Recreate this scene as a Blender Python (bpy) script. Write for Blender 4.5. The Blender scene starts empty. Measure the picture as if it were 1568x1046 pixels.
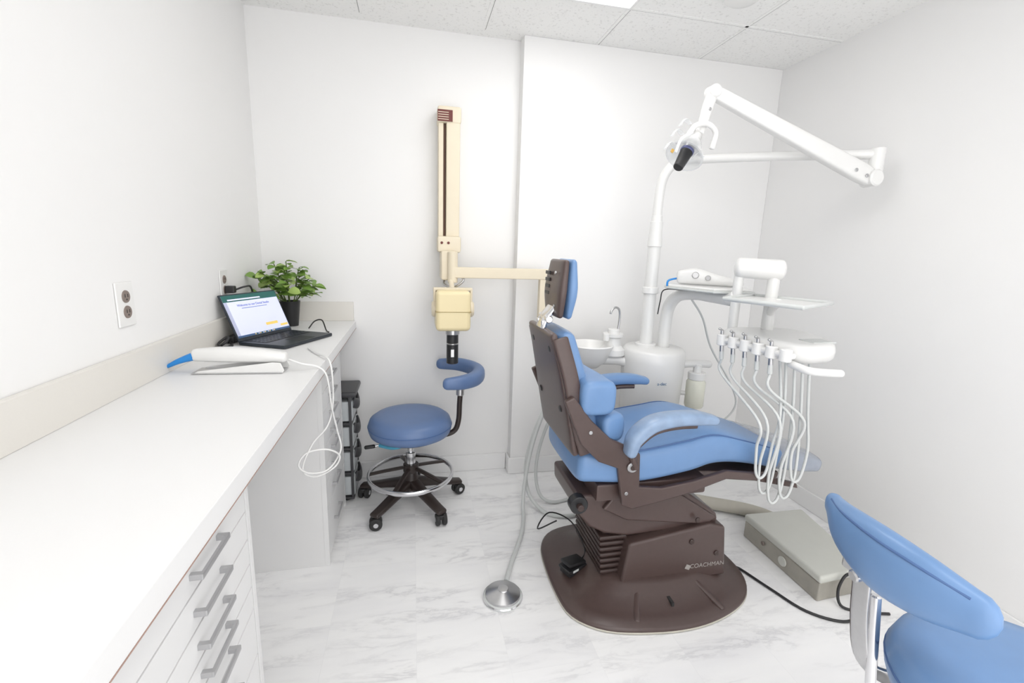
import bpy, bmesh, math, random
from mathutils import Vector, Matrix
random.seed(4)
scene = bpy.context.scene
V = Vector

# ------------------------------------------------------------------ materials
def mat(name, col, rough=0.5, metal=0.0, spec=0.5, noise=0.0, nscale=40, bump=0.0, emit=None, alpha=1.0, trans=0.0, coat=0.0):
    m = bpy.data.materials.new(name); m.use_nodes = True
    nt = m.node_tree; b = nt.nodes['Principled BSDF']
    c = (col[0], col[1], col[2], 1)
    b.inputs['Base Color'].default_value = c
    b.inputs['Roughness'].default_value = rough
    b.inputs['Metallic'].default_value = metal
    b.inputs['Specular IOR Level'].default_value = spec
    b.inputs['Coat Weight'].default_value = coat
    b.inputs['Coat Roughness'].default_value = 0.15
    if trans: b.inputs['Transmission Weight'].default_value = trans
    if alpha < 1: b.inputs['Alpha'].default_value = alpha
    if emit:
        b.inputs['Emission Color'].default_value = (emit[0], emit[1], emit[2], 1)
        b.inputs['Emission Strength'].default_value = emit[3]
    tc = nt.nodes.new('ShaderNodeTexCoord')
    n = nt.nodes.new('ShaderNodeTexNoise'); n.inputs['Scale'].default_value = nscale
    n.inputs['Detail'].default_value = 4
    nt.links.new(tc.outputs['Object'], n.inputs['Vector'])
    if noise > 0:
        mx = nt.nodes.new('ShaderNodeMix'); mx.data_type = 'RGBA'
        mx.inputs[6].default_value = c
        mx.inputs[7].default_value = tuple(max(0, x*(1-noise)) for x in col)+(1,)
        nt.links.new(n.outputs['Fac'], mx.inputs[0]); nt.links.new(mx.outputs[2], b.inputs['Base Color'])
    if bump > 0:
        bp = nt.nodes.new('ShaderNodeBump'); bp.inputs['Strength'].default_value = bump
        bp.inputs['Distance'].default_value = 0.002
        nt.links.new(n.outputs['Fac'], bp.inputs['Height']); nt.links.new(bp.outputs['Normal'], b.inputs['Normal'])
    return m

def srgb(r, g, b):
    f = lambda c: ((c/255+0.055)/1.055)**2.4 if c/255 > 0.04045 else c/255/12.92
    return (f(r), f(g), f(b))

M_wall = mat('wall_paint', (0.885, 0.883, 0.88), 0.75, noise=0.02, nscale=3, bump=0.08)
M_trim = mat('trim_paint', (0.87, 0.87, 0.87), 0.4, noise=0.02, nscale=5)
M_counter = mat('laminate_white', (0.82, 0.82, 0.82), 0.4, noise=0.02, nscale=300, spec=0.3)
M_splash = mat('laminate_splash', srgb(228, 225, 219), 0.45, noise=0.03, nscale=300)
M_cab = mat('cabinet_white', (0.76, 0.76, 0.76), 0.45, noise=0.02, nscale=8)
M_gap = mat('cabinet_gap', (0.22, 0.18, 0.16), 0.8, noise=0.1)
M_tgap = mat('ceiling_gap', (0.40, 0.40, 0.39), 0.8, noise=0.1)
M_edge = mat('edge_brown', srgb(178, 150, 138), 0.6, noise=0.2)
M_blue = mat('blue_vinyl', srgb(110, 146, 192), 0.38, noise=0.14, nscale=14, bump=0.06, coat=0.12)
M_blue2 = mat('blue_vinyl_dark', srgb(98, 124, 168), 0.42, noise=0.12, nscale=14, bump=0.06, coat=0.1)
M_bluearm = mat('blue_vinyl_worn', srgb(150, 174, 206), 0.33, noise=0.40, nscale=28, bump=0.1, coat=0.3)
M_seam = mat('seam_blue', srgb(78, 108, 156), 0.6, noise=0.1)
M_foot = mat('toe_cover_plastic', srgb(160, 168, 182), 0.25, noise=0.25, nscale=25, bump=0.4, coat=0.5)
M_brown = mat('brown_enamel', srgb(82, 66, 63), 0.36, noise=0.15, nscale=60, bump=0.1, coat=0.15)
M_brown2 = mat('brown_plastic', srgb(66, 52, 49), 0.38, noise=0.15, nscale=50)
M_stoolbase = mat('dark_brown_nylon', srgb(54, 45, 42), 0.35, noise=0.15, nscale=50)
M_chrome = mat('chrome', (0.75, 0.75, 0.77), 0.15, 1.0, noise=0.05)
M_steel = mat('brushed_steel', (0.58, 0.58, 0.59), 0.3, 1.0, noise=0.1, nscale=90)
M_nickel = mat('handle_nickel', (0.50, 0.50, 0.51), 0.35, 0.7, noise=0.08)
M_black = mat('black_plastic', (0.02, 0.02, 0.022), 0.4, noise=0.2)
M_rubber = mat('black_rubber', (0.03, 0.03, 0.03), 0.7, noise=0.2)
M_frame = mat('tower_frame', (0.05, 0.05, 0.055), 0.4, noise=0.2)
M_white = mat('white_plastic', (0.86, 0.86, 0.85), 0.3, noise=0.02, nscale=20, coat=0.2)
M_white2 = mat('white_enamel', (0.82, 0.82, 0.81), 0.28, noise=0.02, nscale=20, coat=0.3)
M_cream = mat('cream_enamel', srgb(232, 221, 198), 0.4, noise=0.05, nscale=20)
M_cream2 = mat('cream_yellow', srgb(238, 223, 180), 0.38, noise=0.05, nscale=20)
M_maroon = mat('maroon_label', srgb(110, 50, 45), 0.5, noise=0.1)
M_hose = mat('hose_grey', srgb(210, 213, 212), 0.4, noise=0.05)
M_label = mat('label_silver', srgb(165, 160, 156), 0.4, noise=0.1)
M_hose2 = mat('hose_beige', srgb(196, 192, 180), 0.5, noise=0.12, nscale=30)
M_box = mat('utility_grey', srgb(206, 207, 200), 0.4, noise=0.06, nscale=15)
M_galv = mat('utility_metal', srgb(188, 184, 174), 0.4, 0.4, noise=0.35, nscale=18)
M_clear = mat('clear_plastic', (0.9, 0.92, 0.93), 0.1, alpha=0.4, noise=0.02)
M_smoke = mat('drawer_clear', (0.68, 0.72, 0.74), 0.2, alpha=0.85, noise=0.1)
M_yel = mat('canister', srgb(236, 236, 222), 0.2, noise=0.05)
M_leaf = mat('leaf_green', srgb(134, 174, 78), 0.45, noise=0.45, nscale=18)
M_leaf2 = mat('leaf_light', srgb(180, 208, 116), 0.45, noise=0.35, nscale=18)
M_stem = mat('stem_green', srgb(90, 110, 50), 0.6, noise=0.2)
M_cyan = mat('scanner_blue', srgb(40, 140, 220), 0.35, noise=0.05)
M_dark = mat('laptop_dark', srgb(54, 60, 68), 0.35, 0.4, noise=0.05)
M_key = mat('laptop_keys', srgb(28, 31, 36), 0.5, noise=0.1)
M_amber = mat('amber_plastic', srgb(225, 180, 90), 0.3, noise=0.1)
M_recep = mat('receptacle_grey', srgb(135, 122, 115), .5, noise=.1)
def emis(n, c, s=0.75): return mat(n, c, 0.3, emit=(c[0], c[1], c[2], s))
M_scr = emis('screen_page', srgb(220, 225, 246), .35)
M_bar = emis('screen_bar', srgb(35, 95, 90), .3)
M_txt = emis('screen_text', srgb(110, 120, 190), .3)
M_btn = emis('screen_button', srgb(240, 205, 110), .4)
M_light = mat('light_diffuser', (0.9, 0.9, 0.9), 0.5, emit=(1, 0.985, 0.965, 5.2))

def floor_mat():
    m = bpy.data.materials.new('marble_tile'); m.use_nodes = True
    nt = m.node_tree; b = nt.nodes['Principled BSDF']; N = nt.nodes.new; L = nt.links.new
    tc = N('ShaderNodeTexCoord')
    rotm = N('ShaderNodeMapping'); rotm.inputs['Rotation'].default_value = (0, 0, math.radians(90)); L(tc.outputs['Object'], rotm.inputs['Vector'])
    br = N('ShaderNodeTexBrick'); br.inputs['Color1'].default_value = (0, 0, 0, 1); br.inputs['Color2'].default_value = (1, 1, 1, 1)
    br.inputs['Mortar'].default_value = (0.5, 0.5, 0.5, 1)
    br.inputs['Scale'].default_value = 1.0; br.inputs['Brick Width'].default_value = 0.61; br.inputs['Row Height'].default_value = 0.305
    br.inputs['Mortar Size'].default_value = 0.0005; br.inputs['Bias'].default_value = 0
    L(rotm.outputs['Vector'], br.inputs['Vector'])
    mp = N('ShaderNodeMapping'); mp.inputs['Rotation'].default_value = (0, 0, math.radians(-38)); mp.inputs['Scale'].default_value = (1.0, 4.4, 1)
    L(tc.outputs['Object'], mp.inputs['Vector'])
    mul = N('ShaderNodeMath'); mul.operation = 'MULTIPLY'; mul.inputs[1].default_value = 23
    L(br.outputs['Color'], mul.inputs[0])
    n1 = N('ShaderNodeTexNoise'); n1.noise_dimensions = '4D'; n1.inputs['Scale'].default_value = 3.0; n1.inputs['Detail'].default_value = 10
    n1.inputs['Roughness'].default_value = 0.66; n1.inputs['Distortion'].default_value = 0.5
    L(mp.outputs['Vector'], n1.inputs['Vector']); L(mul.outputs[0], n1.inputs['W'])
    r1 = N('ShaderNodeValToRGB'); e = r1.color_ramp.elements
    e[0].position = 0.40; e[0].color = (1, 1, 1, 1); e[1].position = 0.62; e[1].color = (1, 1, 1, 1)
    x = r1.color_ramp.elements.new(0.465); x.color = (0.95, 0.95, 0.95, 1)
    x = r1.color_ramp.elements.new(0.50); x.color = (0.79, 0.79, 0.80, 1)
    x = r1.color_ramp.elements.new(0.535); x.color = (0.96, 0.96, 0.96, 1)
    L(n1.outputs['Fac'], r1.inputs['Fac'])
    n2 = N('ShaderNodeTexNoise'); n2.noise_dimensions = '4D'; n2.inputs['Scale'].default_value = 1.4; n2.inputs['Detail'].default_value = 6
    L(mp.outputs['Vector'], n2.inputs['Vector']); L(mul.outputs[0], n2.inputs['W'])
    r2 = N('ShaderNodeValToRGB'); e = r2.color_ramp.elements
    e[0].position = 0.35; e[0].color = (0.87, 0.87, 0.88, 1); e[1].position = 0.55; e[1].color = (0.93, 0.93, 0.93, 1)
    L(n2.outputs['Fac'], r2.inputs['Fac'])
    mx = N('ShaderNodeMix'); mx.data_type = 'RGBA'; mx.blend_type = 'MULTIPLY'
    n3 = N('ShaderNodeTexNoise'); n3.inputs['Scale'].default_value = 2.2; L(mp.outputs['Vector'], n3.inputs['Vector'])
    r3 = N('ShaderNodeValToRGB'); r3.color_ramp.elements[0].position = 0.42; r3.color_ramp.elements[1].position = 0.64
    L(n3.outputs['Fac'], r3.inputs['Fac']); L(r3.outputs['Color'], mx.inputs[0])
    L(r2.outputs['Color'], mx.inputs[6]); L(r1.outputs['Color'], mx.inputs[7])
    mx2 = N('ShaderNodeMix'); mx2.data_type = 'RGBA'; mx2.inputs[7].default_value = (0.82, 0.82, 0.83, 1)
    L(br.outputs['Fac'], mx2.inputs[0]); L(mx.outputs[2], mx2.inputs[6]); L(mx2.outputs[2], b.inputs['Base Color'])
    b.inputs['Roughness'].default_value = 0.5; b.inputs['Specular IOR Level'].default_value = 0.3
    return m
def ceil_mat():
    m = bpy.data.materials.new('acoustic_tile'); m.use_nodes = True
    nt = m.node_tree; b = nt.nodes['Principled BSDF']; N = nt.nodes.new; L = nt.links.new
    tc = N('ShaderNodeTexCoord')
    n = N('ShaderNodeTexNoise'); n.inputs['Scale'].default_value = 90; n.inputs['Detail'].default_value = 4
    L(tc.outputs['Object'], n.inputs['Vector'])
    r = N('ShaderNodeValToRGB'); e = r.color_ramp.elements
    e[0].position = 0.33; e[0].color = (0.78, 0.78, 0.77, 1); e[1].position = 0.42; e[1].color = (0.92, 0.92, 0.91, 1)
    L(n.outputs['Fac'], r.inputs['Fac']); L(r.outputs['Color'], b.inputs['Base Color'])
    b.inputs['Roughness'].default_value = 0.9
    return m
M_floor = floor_mat(); M_ceil = ceil_mat()

# ------------------------------------------------------------------ geometry helpers
def E(name, loc=(0, 0, 0), rz=0.0):
    e = bpy.data.objects.new(name, None); scene.collection.objects.link(e)
    e.location = loc; e.rotation_euler = (0, 0, rz); e.empty_display_size = 0.1
    return e
def fin(bm, parent, name, m, smooth=True, wn=False, sharp=40):
    bmesh.ops.recalc_face_normals(bm, faces=bm.faces)
    me = bpy.data.meshes.new(name); bm.to_mesh(me); bm.free()
    for p in me.polygons: p.use_smooth = smooth
    if smooth:
        me.set_sharp_from_angle(angle=math.radians(sharp))
    me.materials.append(m)
    o = bpy.data.objects.new(name, me); scene.collection.objects.link(o)
    if parent: o.parent = parent
    if wn:
        w = o.modifiers.new('wn', 'WEIGHTED_NORMAL'); w.keep_sharp = True
    return o
def box(parent, name, lo, hi, m, bev=0.004, rot=None, seg=2):
    bm = bmesh.new(); bmesh.ops.create_cube(bm, size=1)
    lo = V(lo); hi = V(hi); c = (lo+hi)/2; s = hi-lo
    for v in bm.verts: v.co = V((v.co.x*s.x, v.co.y*s.y, v.co.z*s.z))
    if bev > 0: bmesh.ops.bevel(bm, geom=bm.edges[:], offset=min(bev, min(abs(s.x), abs(s.y), abs(s.z))*0.45), segments=seg, affect='EDGES', profile=0.5)
    if rot: bmesh.ops.rotate(bm, verts=bm.verts[:], cent=(0, 0, 0), matrix=rot)
    bmesh.ops.translate(bm, verts=bm.verts[:], vec=c)
    return fin(bm, parent, name, m, wn=bev > 0)
def R(ax, deg): return Matrix.Rotation(math.radians(deg), 3, ax)
def prism(parent, name, poly, m, axis='y', a=0, b=1, bev=0.006, seg=2):
    bm = bmesh.new()
    def P(p, t):
        if axis == 'y': return V((p[0], t, p[1]))
        if axis == 'x': return V((t, p[0], p[1]))
        return V((p[0], p[1], t))
    v0 = [bm.verts.new(P(p, a)) for p in poly]; v1 = [bm.verts.new(P(p, b)) for p in poly]
    bm.faces.new(v0); bm.faces.new(v1[::-1])
    for i in range(len(poly)):
        j = (i+1) % len(poly); bm.faces.new((v0[i], v0[j], v1[j], v1[i]))
    bmesh.ops.recalc_face_normals(bm, faces=bm.faces)
    if bev > 0:
        es = [e for e in bm.edges if len(e.link_faces) == 2 and e.calc_face_angle(0) > 0.5]
        bmesh.ops.bevel(bm, geom=es, offset=bev, segments=seg, affect='EDGES', profile=0.5, clamp_overlap=True)
    return fin(bm, parent, name, m, wn=True, sharp=50)
def catmull(P, n, closed):
    out = []; k = len(P)
    rng = range(k) if closed else range(k-1)
    for i in rng:
        if closed: p0, p1, p2, p3 = P[(i-1) % k], P[i], P[(i+1) % k], P[(i+2) % k]
        else:
            p1, p2 = P[i], P[i+1]
            p0 = P[i-1] if i > 0 else [2*x-y for x, y in zip(p1, p2)]
            p3 = P[i+2] if i+2 < k else [2*y-x for x, y in zip(p1, p2)]
        for s in range(n):
            t = s/n
            out.append([0.5*((2*b)+(-a+c)*t+(2*a-5*b+4*c-d)*t*t+(-a+3*b-3*c+d)*t**3) for a, b, c, d in zip(p0, p1, p2, p3)])
    if not closed: out.append(list(P[-1]))
    return out
def sweep(parent, name, pts, rad, m, up=(0, 0, 1), exp=2.0, seg=14, n=6, cap=0.0, closed=False, sharp=60):
    k = len(pts)
    if not isinstance(rad, (list,)): rad = [rad]*k
    rad = [r if isinstance(r, tuple) else (r, r) for r in rad]
    S = catmull([list(p)+list(r) for p, r in zip(pts, rad)], n, closed)
    C = [V(s[:3]) for s in S]; N = len(C)
    T = []
    for i in range(N):
        if closed: d = C[(i+1) % N]-C[i-1]
        else: d = C[min(i+1, N-1)]-C[max(i-1, 0)]
        T.append(d.normalized())
    frames = []
    if up is not None:
        u = V(up)
        for t in T:
            s = t.cross(u)
            if s.length < 1e-3: s = frames[-1][0] if frames else V((1, 0, 0))
            s.normalize(); frames.append((s, s.cross(t).normalized()))
    else:
        a = V((0, 0, 1)) if abs(T[0].z) < 0.9 else V((1, 0, 0))
        s = T[0].cross(a).normalized()
        for t in T:
            s = (s-t*s.dot(t)).normalized(); frames.append((s, s.cross(t)))
    bm = bmesh.new()
    def ring(c, s, w, a, b):
        r = []
        for j in range(seg):
            th = 2*math.pi*j/seg; cx, sx = math.cos(th), math.sin(th)
            x = a*math.copysign(abs(cx)**(2/exp), cx); y = b*math.copysign(abs(sx)**(2/exp), sx)
            r.append(bm.verts.new(c+s*x+w*y))
        return r
    rings = []
    def capr(i, sgn):
        rs = []
        for q in (1, 2, 3, 4):
            an = q/4*math.pi/2*0.97
            a = max(S[i][3]-cap*(1-math.cos(an)), S[i][3]*0.05) if exp > 2.5 else S[i][3]*math.cos(an)
            b = max(S[i][4]-cap*(1-math.cos(an)), S[i][4]*0.05) if exp > 2.5 else S[i][4]*math.cos(an)
            rs.append(ring(C[i]+T[i]*sgn*cap*math.sin(an), frames[i][0], frames[i][1], a, b))
        return rs
    if cap and not closed: rings += capr(0, -1)[::-1]
    for i in range(N): rings.append(ring(C[i], frames[i][0], frames[i][1], S[i][3], S[i][4]))
    if cap and not closed: rings += capr(N-1, 1)
    L = len(rings)
    for i in range(L if closed else L-1):
        A, B = rings[i], rings[(i+1) % L]
        for j in range(seg):
            jj = (j+1) % seg; bm.faces.new((A[j], A[jj], B[jj], B[j]))
    if not closed: bm.faces.new(rings[0][::-1]); bm.faces.new(rings[-1])
    return fin(bm, parent, name, m, sharp=sharp)
def lathe(parent, name, prof, m, p0=(0, 0, 0), d=(0, 0, 1), seg=32, sharp=35, sc=(1, 1)):
    bm = bmesh.new(); rings = []
    q = V(d).normalized().to_track_quat('Z', 'Y').to_matrix() if V(d).normalized() != V((0, 0, 1)) else Matrix.Identity(3)
    for r, z in prof:
        if r < 1e-5: rings.append([bm.verts.new(V(p0)+q @ V((0, 0, z)))])
        else: rings.append([bm.verts.new(V(p0)+q @ V((r*sc[0]*math.cos(2*math.pi*j/seg), r*sc[1]*math.sin(2*math.pi*j/seg), z))) for j in range(seg)])
    for A, B in zip(rings[:-1], rings[1:]):
        if len(A) == 1 and len(B) == 1: continue
        for j in range(seg):
            jj = (j+1) % seg
            if len(A) == 1: bm.faces.new((A[0], B[j], B[jj]))
            elif len(B) == 1: bm.faces.new((A[j], A[jj], B[0]))
            else: bm.faces.new((A[j], A[jj], B[jj], B[j]))
    return fin(bm, parent, name, m, sharp=sharp)
def cyl(parent, name, p0, p1, r, m, r2=None, bev=0.003, seg=24):
    d = V(p1)-V(p0); h = d.length; r2 = r if r2 is None else r2; b = min(bev, r*0.4, h*0.3)
    return lathe(parent, name, [(0, 0), (r-b, 0), (r, b), (r2, h-b), (r2-b, h), (0, h)], m, p0, d, seg)
def loftrings(parent, name, rings, m, sharp=40):
    bm = bmesh.new(); RR = [[bm.verts.new(V(p)) for p in r] for r in rings]
    k = len(RR[0])
    for A, B in zip(RR[:-1], RR[1:]):
        for j in range(k): bm.faces.new((A[j], A[(j+1) % k], B[(j+1) % k], B[j]))
    bm.faces.new(RR[0][::-1]); bm.faces.new(RR[-1])
    return fin(bm, parent, name, m, sharp=sharp)
def text(parent, name, s, size, loc, rot, m, ext=0.0003):
    c = bpy.data.curves.new(name, 'FONT'); c.body = s; c.size = size; c.extrude = ext; c.align_x = 'CENTER'
    o = bpy.data.objects.new(name, c); scene.collection.objects.link(o); o.parent = parent
    o.location = loc; o.rotation_euler = rot; c.materials.append(m); return o

# ------------------------------------------------------------------ ROOM
XL, XR, YB, YB2, YF, H = -0.77, 2.14, 2.64, 2.56, -1.3, 2.45
box(None, 'floor', (XL-0.1, YF, -0.1), (XR+0.1, YB+0.1, 0), M_floor, 0)
box(None, 'wall_left', (XL-0.1, YF, 0), (XL, YB+0.1, H), M_wall, 0)
box(None, 'wall_right', (XR, YF, 0), (XR+0.1, YB+0.1, H), M_wall, 0)
box(None, 'wall_back', (XL, YB, 0), (XR, YB+0.1, H), M_wall, 0)
box(None, 'wall_back_projection', (0.575, YB2, 0), (XR, YB, H), M_wall, 0.003)
box(None, 'ceiling', (XL-0.1, YF, H), (XR+0.1, YB+0.1, H+0.1), M_ceil, 0)
def baseb(name, lo, hi): box(None, name, lo, hi, M_trim, 0.005)
baseb('baseboard_back', (XL+0.001, YB-0.014, 0), (0.560, YB-0.0005, 0.105))
baseb('baseboard_projection', (0.561, YB2-0.014, 0), (XR-0.015, YB2-0.0005, 0.105))
baseb('baseboard_return', (0.561, YB2, 0), (0.5745, YB-0.0005, 0.105))
baseb('baseboard_right', (XR-0.014, YF, 0), (XR-0.0005, YB2-0.0005, 0.105))
grid = E('trim_1')
gx0, gy0 = 0.97, 2.17
for i in range(-3, 3):
    x = gx0+i*0.61
    if XL < x < XR:
        box(grid, 'grid_bar', (x-0.008, YF, H-0.002), (x+0.008, YB2, H+0.001), M_ceil, 0.0005)
        box(grid, 'grid_gap', (x+0.009, YF, H-0.0008), (x+0.012, YB2, H+0.001), M_tgap, 0)
for j in range(-6, 2):
    y = gy0+j*0.61
    if YF < y < YB2:
        box(grid, 'grid_cross', (XL, y-0.008, H-0.002), (XR, y+0.008, H+0.001), M_ceil, 0.0005)
        box(grid, 'grid_cross_gap', (XL, y+0.009, H-0.0008), (XR, y+0.012, H+0.001), M_tgap, 0)
for (lx, ly) in ((0.37, 0.95), (0.37, -0.9)):  # second panel is unseen, added behind the camera for fill light
    lp = E('ceiling_light_panel')
    box(lp, 'diffuser', (lx, ly, H-0.008), (lx+0.59, ly+1.2, H-0.004), M_light, 0)
    for a, b in (((lx-.012, ly-.012), (lx+.602, ly)), ((lx-.012, ly+1.2), (lx+.602, ly+1.212)), ((lx-.012, ly), (lx, ly+1.2)), ((lx+.59, ly), (lx+.602, ly+1.2))):
        box(lp, 'frame', (a[0], a[1], H-0.012), (b[0], b[1], H-0.002), M_trim, 0.001)
sd = E('smoke_detector')
lathe(sd, 'body', [(0, 0), (0.075, 0), (0.072, -0.02), (0.055, -0.032), (0.03, -0.036), (0, -0.036)], M_white2, (1.37, 1.93, H-0.001))

# ------------------------------------------------------------------ COUNTER + CABINETS
CX = -0.312; CZ = 0.947
ct = E('countertop')
box(ct, 'top', (XL+0.002, -0.55, CZ-0.042), (CX, YB-0.002, CZ), M_counter, 0.002)
box(ct, 'edge_line', (CX-0.004, -0.55, CZ-0.0430), (CX+0.0005, YB-0.004, CZ-0.0418), M_edge, 0)
box(ct, 'backsplash', (XL+0.001, -0.55, CZ), (XL+0.018, YB-0.002, CZ+0.103), M_splash, 0.002)
box(ct, 'backsplash_end', (XL+0.018, YB-0.020, CZ), (CX-0.01, YB-0.001, CZ+0.103), M_splash, 0.002)
FX = -0.362
def handle(p, x, y0, y1, z):
    box(p, 'handle_bar', (x+0.016, y0, z-0.0055), (x+0.022, y1, z+0.0055), M_nickel, 0.0015)
    for yy in (y0, y1-0.010): box(p, 'handle_post', (x, yy, z-0.0055), (x+0.018, yy+0.010, z+0.0055), M_nickel, 0.0015)
def cabinet(y0, y1, hs, zs, hz):
    c = E('drawer_cabinet')
    box(c, 'carcass', (XL+0.002, y0, 0.0), (FX-0.018, y1, CZ-0.044), M_cab, 0.001)
    for ya in (y0, y1-0.018): box(c, 'side_panel', (FX-0.018, ya, 0.0), (FX+0.002, ya+0.018, CZ-0.044), M_cab, 0.001)
    box(c, 'gap_backing', (FX-0.0185, y0+0.018, 0.02), (FX-0.012, y1-0.018, CZ-0.046), M_gap, 0)
    for k in range(len(zs)-1):
        zt, zb = zs[k]-0.0018, zs[k+1]+0.0018
        box(c, 'drawer_front', (FX-0.014, y0+0.0215, zb), (FX+0.001, y1-0.0215, zt), M_cab, 0.0015)
        handle(c, FX, hs[0], hs[1], hz[k])
    return c
zs = [0.902, 0.783, 0.716, 0.655, 0.597, 0.54, 0.42, 0.28, 0.08]; hz = [0.818, 0.749, 0.684, 0.627, 0.569, 0.48, 0.35, 0.18]
cabinet(0.40, 1.02, (0.745, 0.862), zs, hz)
cabinet(-0.50, 0.395, (-0.10, 0.02), zs, hz)
zf = [0.902, 0.845, 0.765, 0.685, 0.605, 0.525, 0.445, 0.365, 0.25, 0.03]
cabinet(1.86, 2.345, (2.0, 2.13), zf, [(a+b)/2 for a, b in zip(zf[:-1], zf[1:])])

tw = E('storage_drawer_tower')
tx0, tx1, ty0, ty1 = -0.68, -0.318, 2.365, 2.60
box(tw, 'top', (tx0, ty0, 0.585), (tx1+0.025, ty1, 0.615), M_frame, 0.01)
for k in range(4):
    zb = 0.03+k*0.14
    box(tw, 'shelf_frame', (tx0, ty0, zb-0.014), (tx1, ty1, zb), M_frame, 0.004)
    box(tw, 'drawer', (tx0+0.01, ty0+0.012, zb+0.003), (tx1+0.004, ty1-0.012, zb+0.112), M_smoke, 0.008)
    sweep(tw, 'drawer_pull', [(tx1+0.004, ty0+0.05, zb+0.095), (tx1+0.016, ty0+0.085, zb+0.078), (tx1+0.020, (ty0+ty1)/2, zb+0.07), (tx1+0.016, ty1-0.085, zb+0.078), (tx1+0.004, ty1-0.05, zb+0.095)], (0.010, 0.028), M_frame, cap=0.006)
for xx in (tx0, tx1-0.014):
    for yy in (ty0, ty1-0.012): box(tw, 'post', (xx, yy, 0.03), (xx+0.014, yy+0.012, 0.59), M_frame, 0.002)
for xx in (tx0+0.04, tx1-0.04):
    for yy in (ty0+0.03, ty1-0.03): cyl(tw, 'foot', (xx, yy, 0), (xx, yy, 0.02), 0.012, M_black)

def outlet(y, z):
    o = E('wall_outlet', (XL, y, z))
    box(o, 'plate', (0.0003, -0.038, -0.06), (0.006, 0.038, 0.06), M_white, 0.003)
    for s in (-1, 1):
        lathe(o, 'receptacle', [(0, 0), (0.0175, 0), (0.0165, 0.003), (0, 0.003)], M_recep, (0.0055, 0, s*0.021), (1, 0, 0), 20)
        for q in (-1, 1): box(o, 'slot', (0.008, q*0.006-0.001, s*0.021-0.002), (0.0092, q*0.006+0.001, s*0.021+0.007), M_black, 0)
        cyl(o, 'ground_hole', (0.008, 0, s*0.021-0.008), (0.0092, 0, s*0.021-0.008), 0.0025, M_black)
    return o
outlet(1.432, 1.18); outlet(2.11, 1.18)

# laptop
ang = math.atan2(0.28, 0.13)
lap = E('laptop', (-0.622, 2.125, CZ-0.001), ang)
W = 0.155
box(lap, 'base', (-W, -0.215, 0.002), (W, 0.0, 0.016), M_dark, 0.004)
box(lap, 'keyboard', (-W+0.02, -0.115, 0.0155), (W-0.02, -0.015, 0.0168), M_key, 0.0005)
for r in range(5):
    for c in range(13):
        x = -W+0.024+c*0.0204; y = -0.032-r*0.0185
        box(lap, 'key', (x, y, 0.0165), (x+0.017, y+0.0145, 0.0178), M_dark if (r+c) % 9 else M_key, 0)
box(lap, 'trackpad', (-0.05, -0.2, 0.0155), (0.05, -0.13, 0.0165), M_key, 0.0005)
scr = bpy.data.objects.new('lid', None); scene.collection.objects.link(scr); scr.parent = lap
scr.location = (0, 0.0, 0.014); scr.rotation_euler = (math.radians(-24), 0, 0)
box(scr, 'lid_shell', (-W, -0.004, 0), (W, 0.004, 0.20), M_dark, 0.003)
def sq(n, x0, z0, x1, z1, m, d=0.0): box(scr, n, (x0, -0.0048-d, z0), (x1, -0.0043-d, z1), m, 0)
sq('screen', -W+0.006, 0.014, W-0.006, 0.194, M_scr)
sq('browser_bar', -W+0.006, 0.166, W-0.006, 0.194, M_bar, 0.0003)
sq('address_field', -W+0.03, 0.171, 0.05, 0.177, M_scr, 0.0006)
sq('page_margin', -W+0.006, 0.022, -W+0.022, 0.166, mat('screen_margin', srgb(200, 206, 236), .3, noise=.02), 0.0003)
sq('taskbar', -W+0.006, 0.014, W-0.006, 0.022, mat('screen_task', srgb(60, 90, 130), .4, emit=srgb(60, 90, 130)+(.3,)), 0.0003)
sq('button', 0.02, 0.045, 0.09, 0.057, M_btn, 0.0003); sq('button', 0.10, 0.030, 0.145, 0.040, M_btn, 0.0003)
text(scr, 'page_title', 'Welcome to our Dental Studio', 0.014, (0, -0.0055, 0.143), (math.radians(90), 0, 0), M_txt)
sq('text_line', -0.07, 0.133, 0.07, 0.1355, M_txt, 0.0003)
for k in range(14): box(scr, 'taskbar_icon', (-0.06+k*0.009, -0.0058, 0.016), (-0.055+k*0.009, -0.0053, 0.020), (M_btn, M_bar, M_scr)[k % 3], 0)

pc = E('laptop_charger')
box(pc, 'brick', (-0.748, 2.02, CZ+0.0005), (-0.715, 2.12, CZ+0.028), M_black, 0.006)
box(pc, 'plug', (XL+0.010, 2.095, 1.145), (XL+0.045, 2.125, 1.175), M_black, 0.005)
sweep(pc, 'cord', [(-0.735, 2.11, 1.155), (-0.705, 2.16, 1.168), (-0.70, 2.22, 1.16), (-0.715, 2.28, 1.09), (-0.738, 2.22, 0.99), (-0.732, 2.12, 0.965)], 0.004, M_black, up=None)
sweep(pc, 'coil', [(-0.73, 2.02, 0.955), (-0.70, 1.95, 0.953), (-0.72, 1.91, 0.955), (-0.742, 1.94, 0.965), (-0.72, 1.97, 0.985), (-0.71, 1.93, 0.975), (-0.738, 1.93, 0.955), (-0.735, 2.0, 0.96)], 0.005, M_black, up=None)
sweep(pc, 'cord_2', [(-0.50, 2.36, 0.952), (-0.48, 2.40, 0.98), (-0.44, 2.37, 0.99), (-0.41, 2.30, 0.953), (-0.39, 2.25, 0.952)], 0.003, M_black, up=None)

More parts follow.
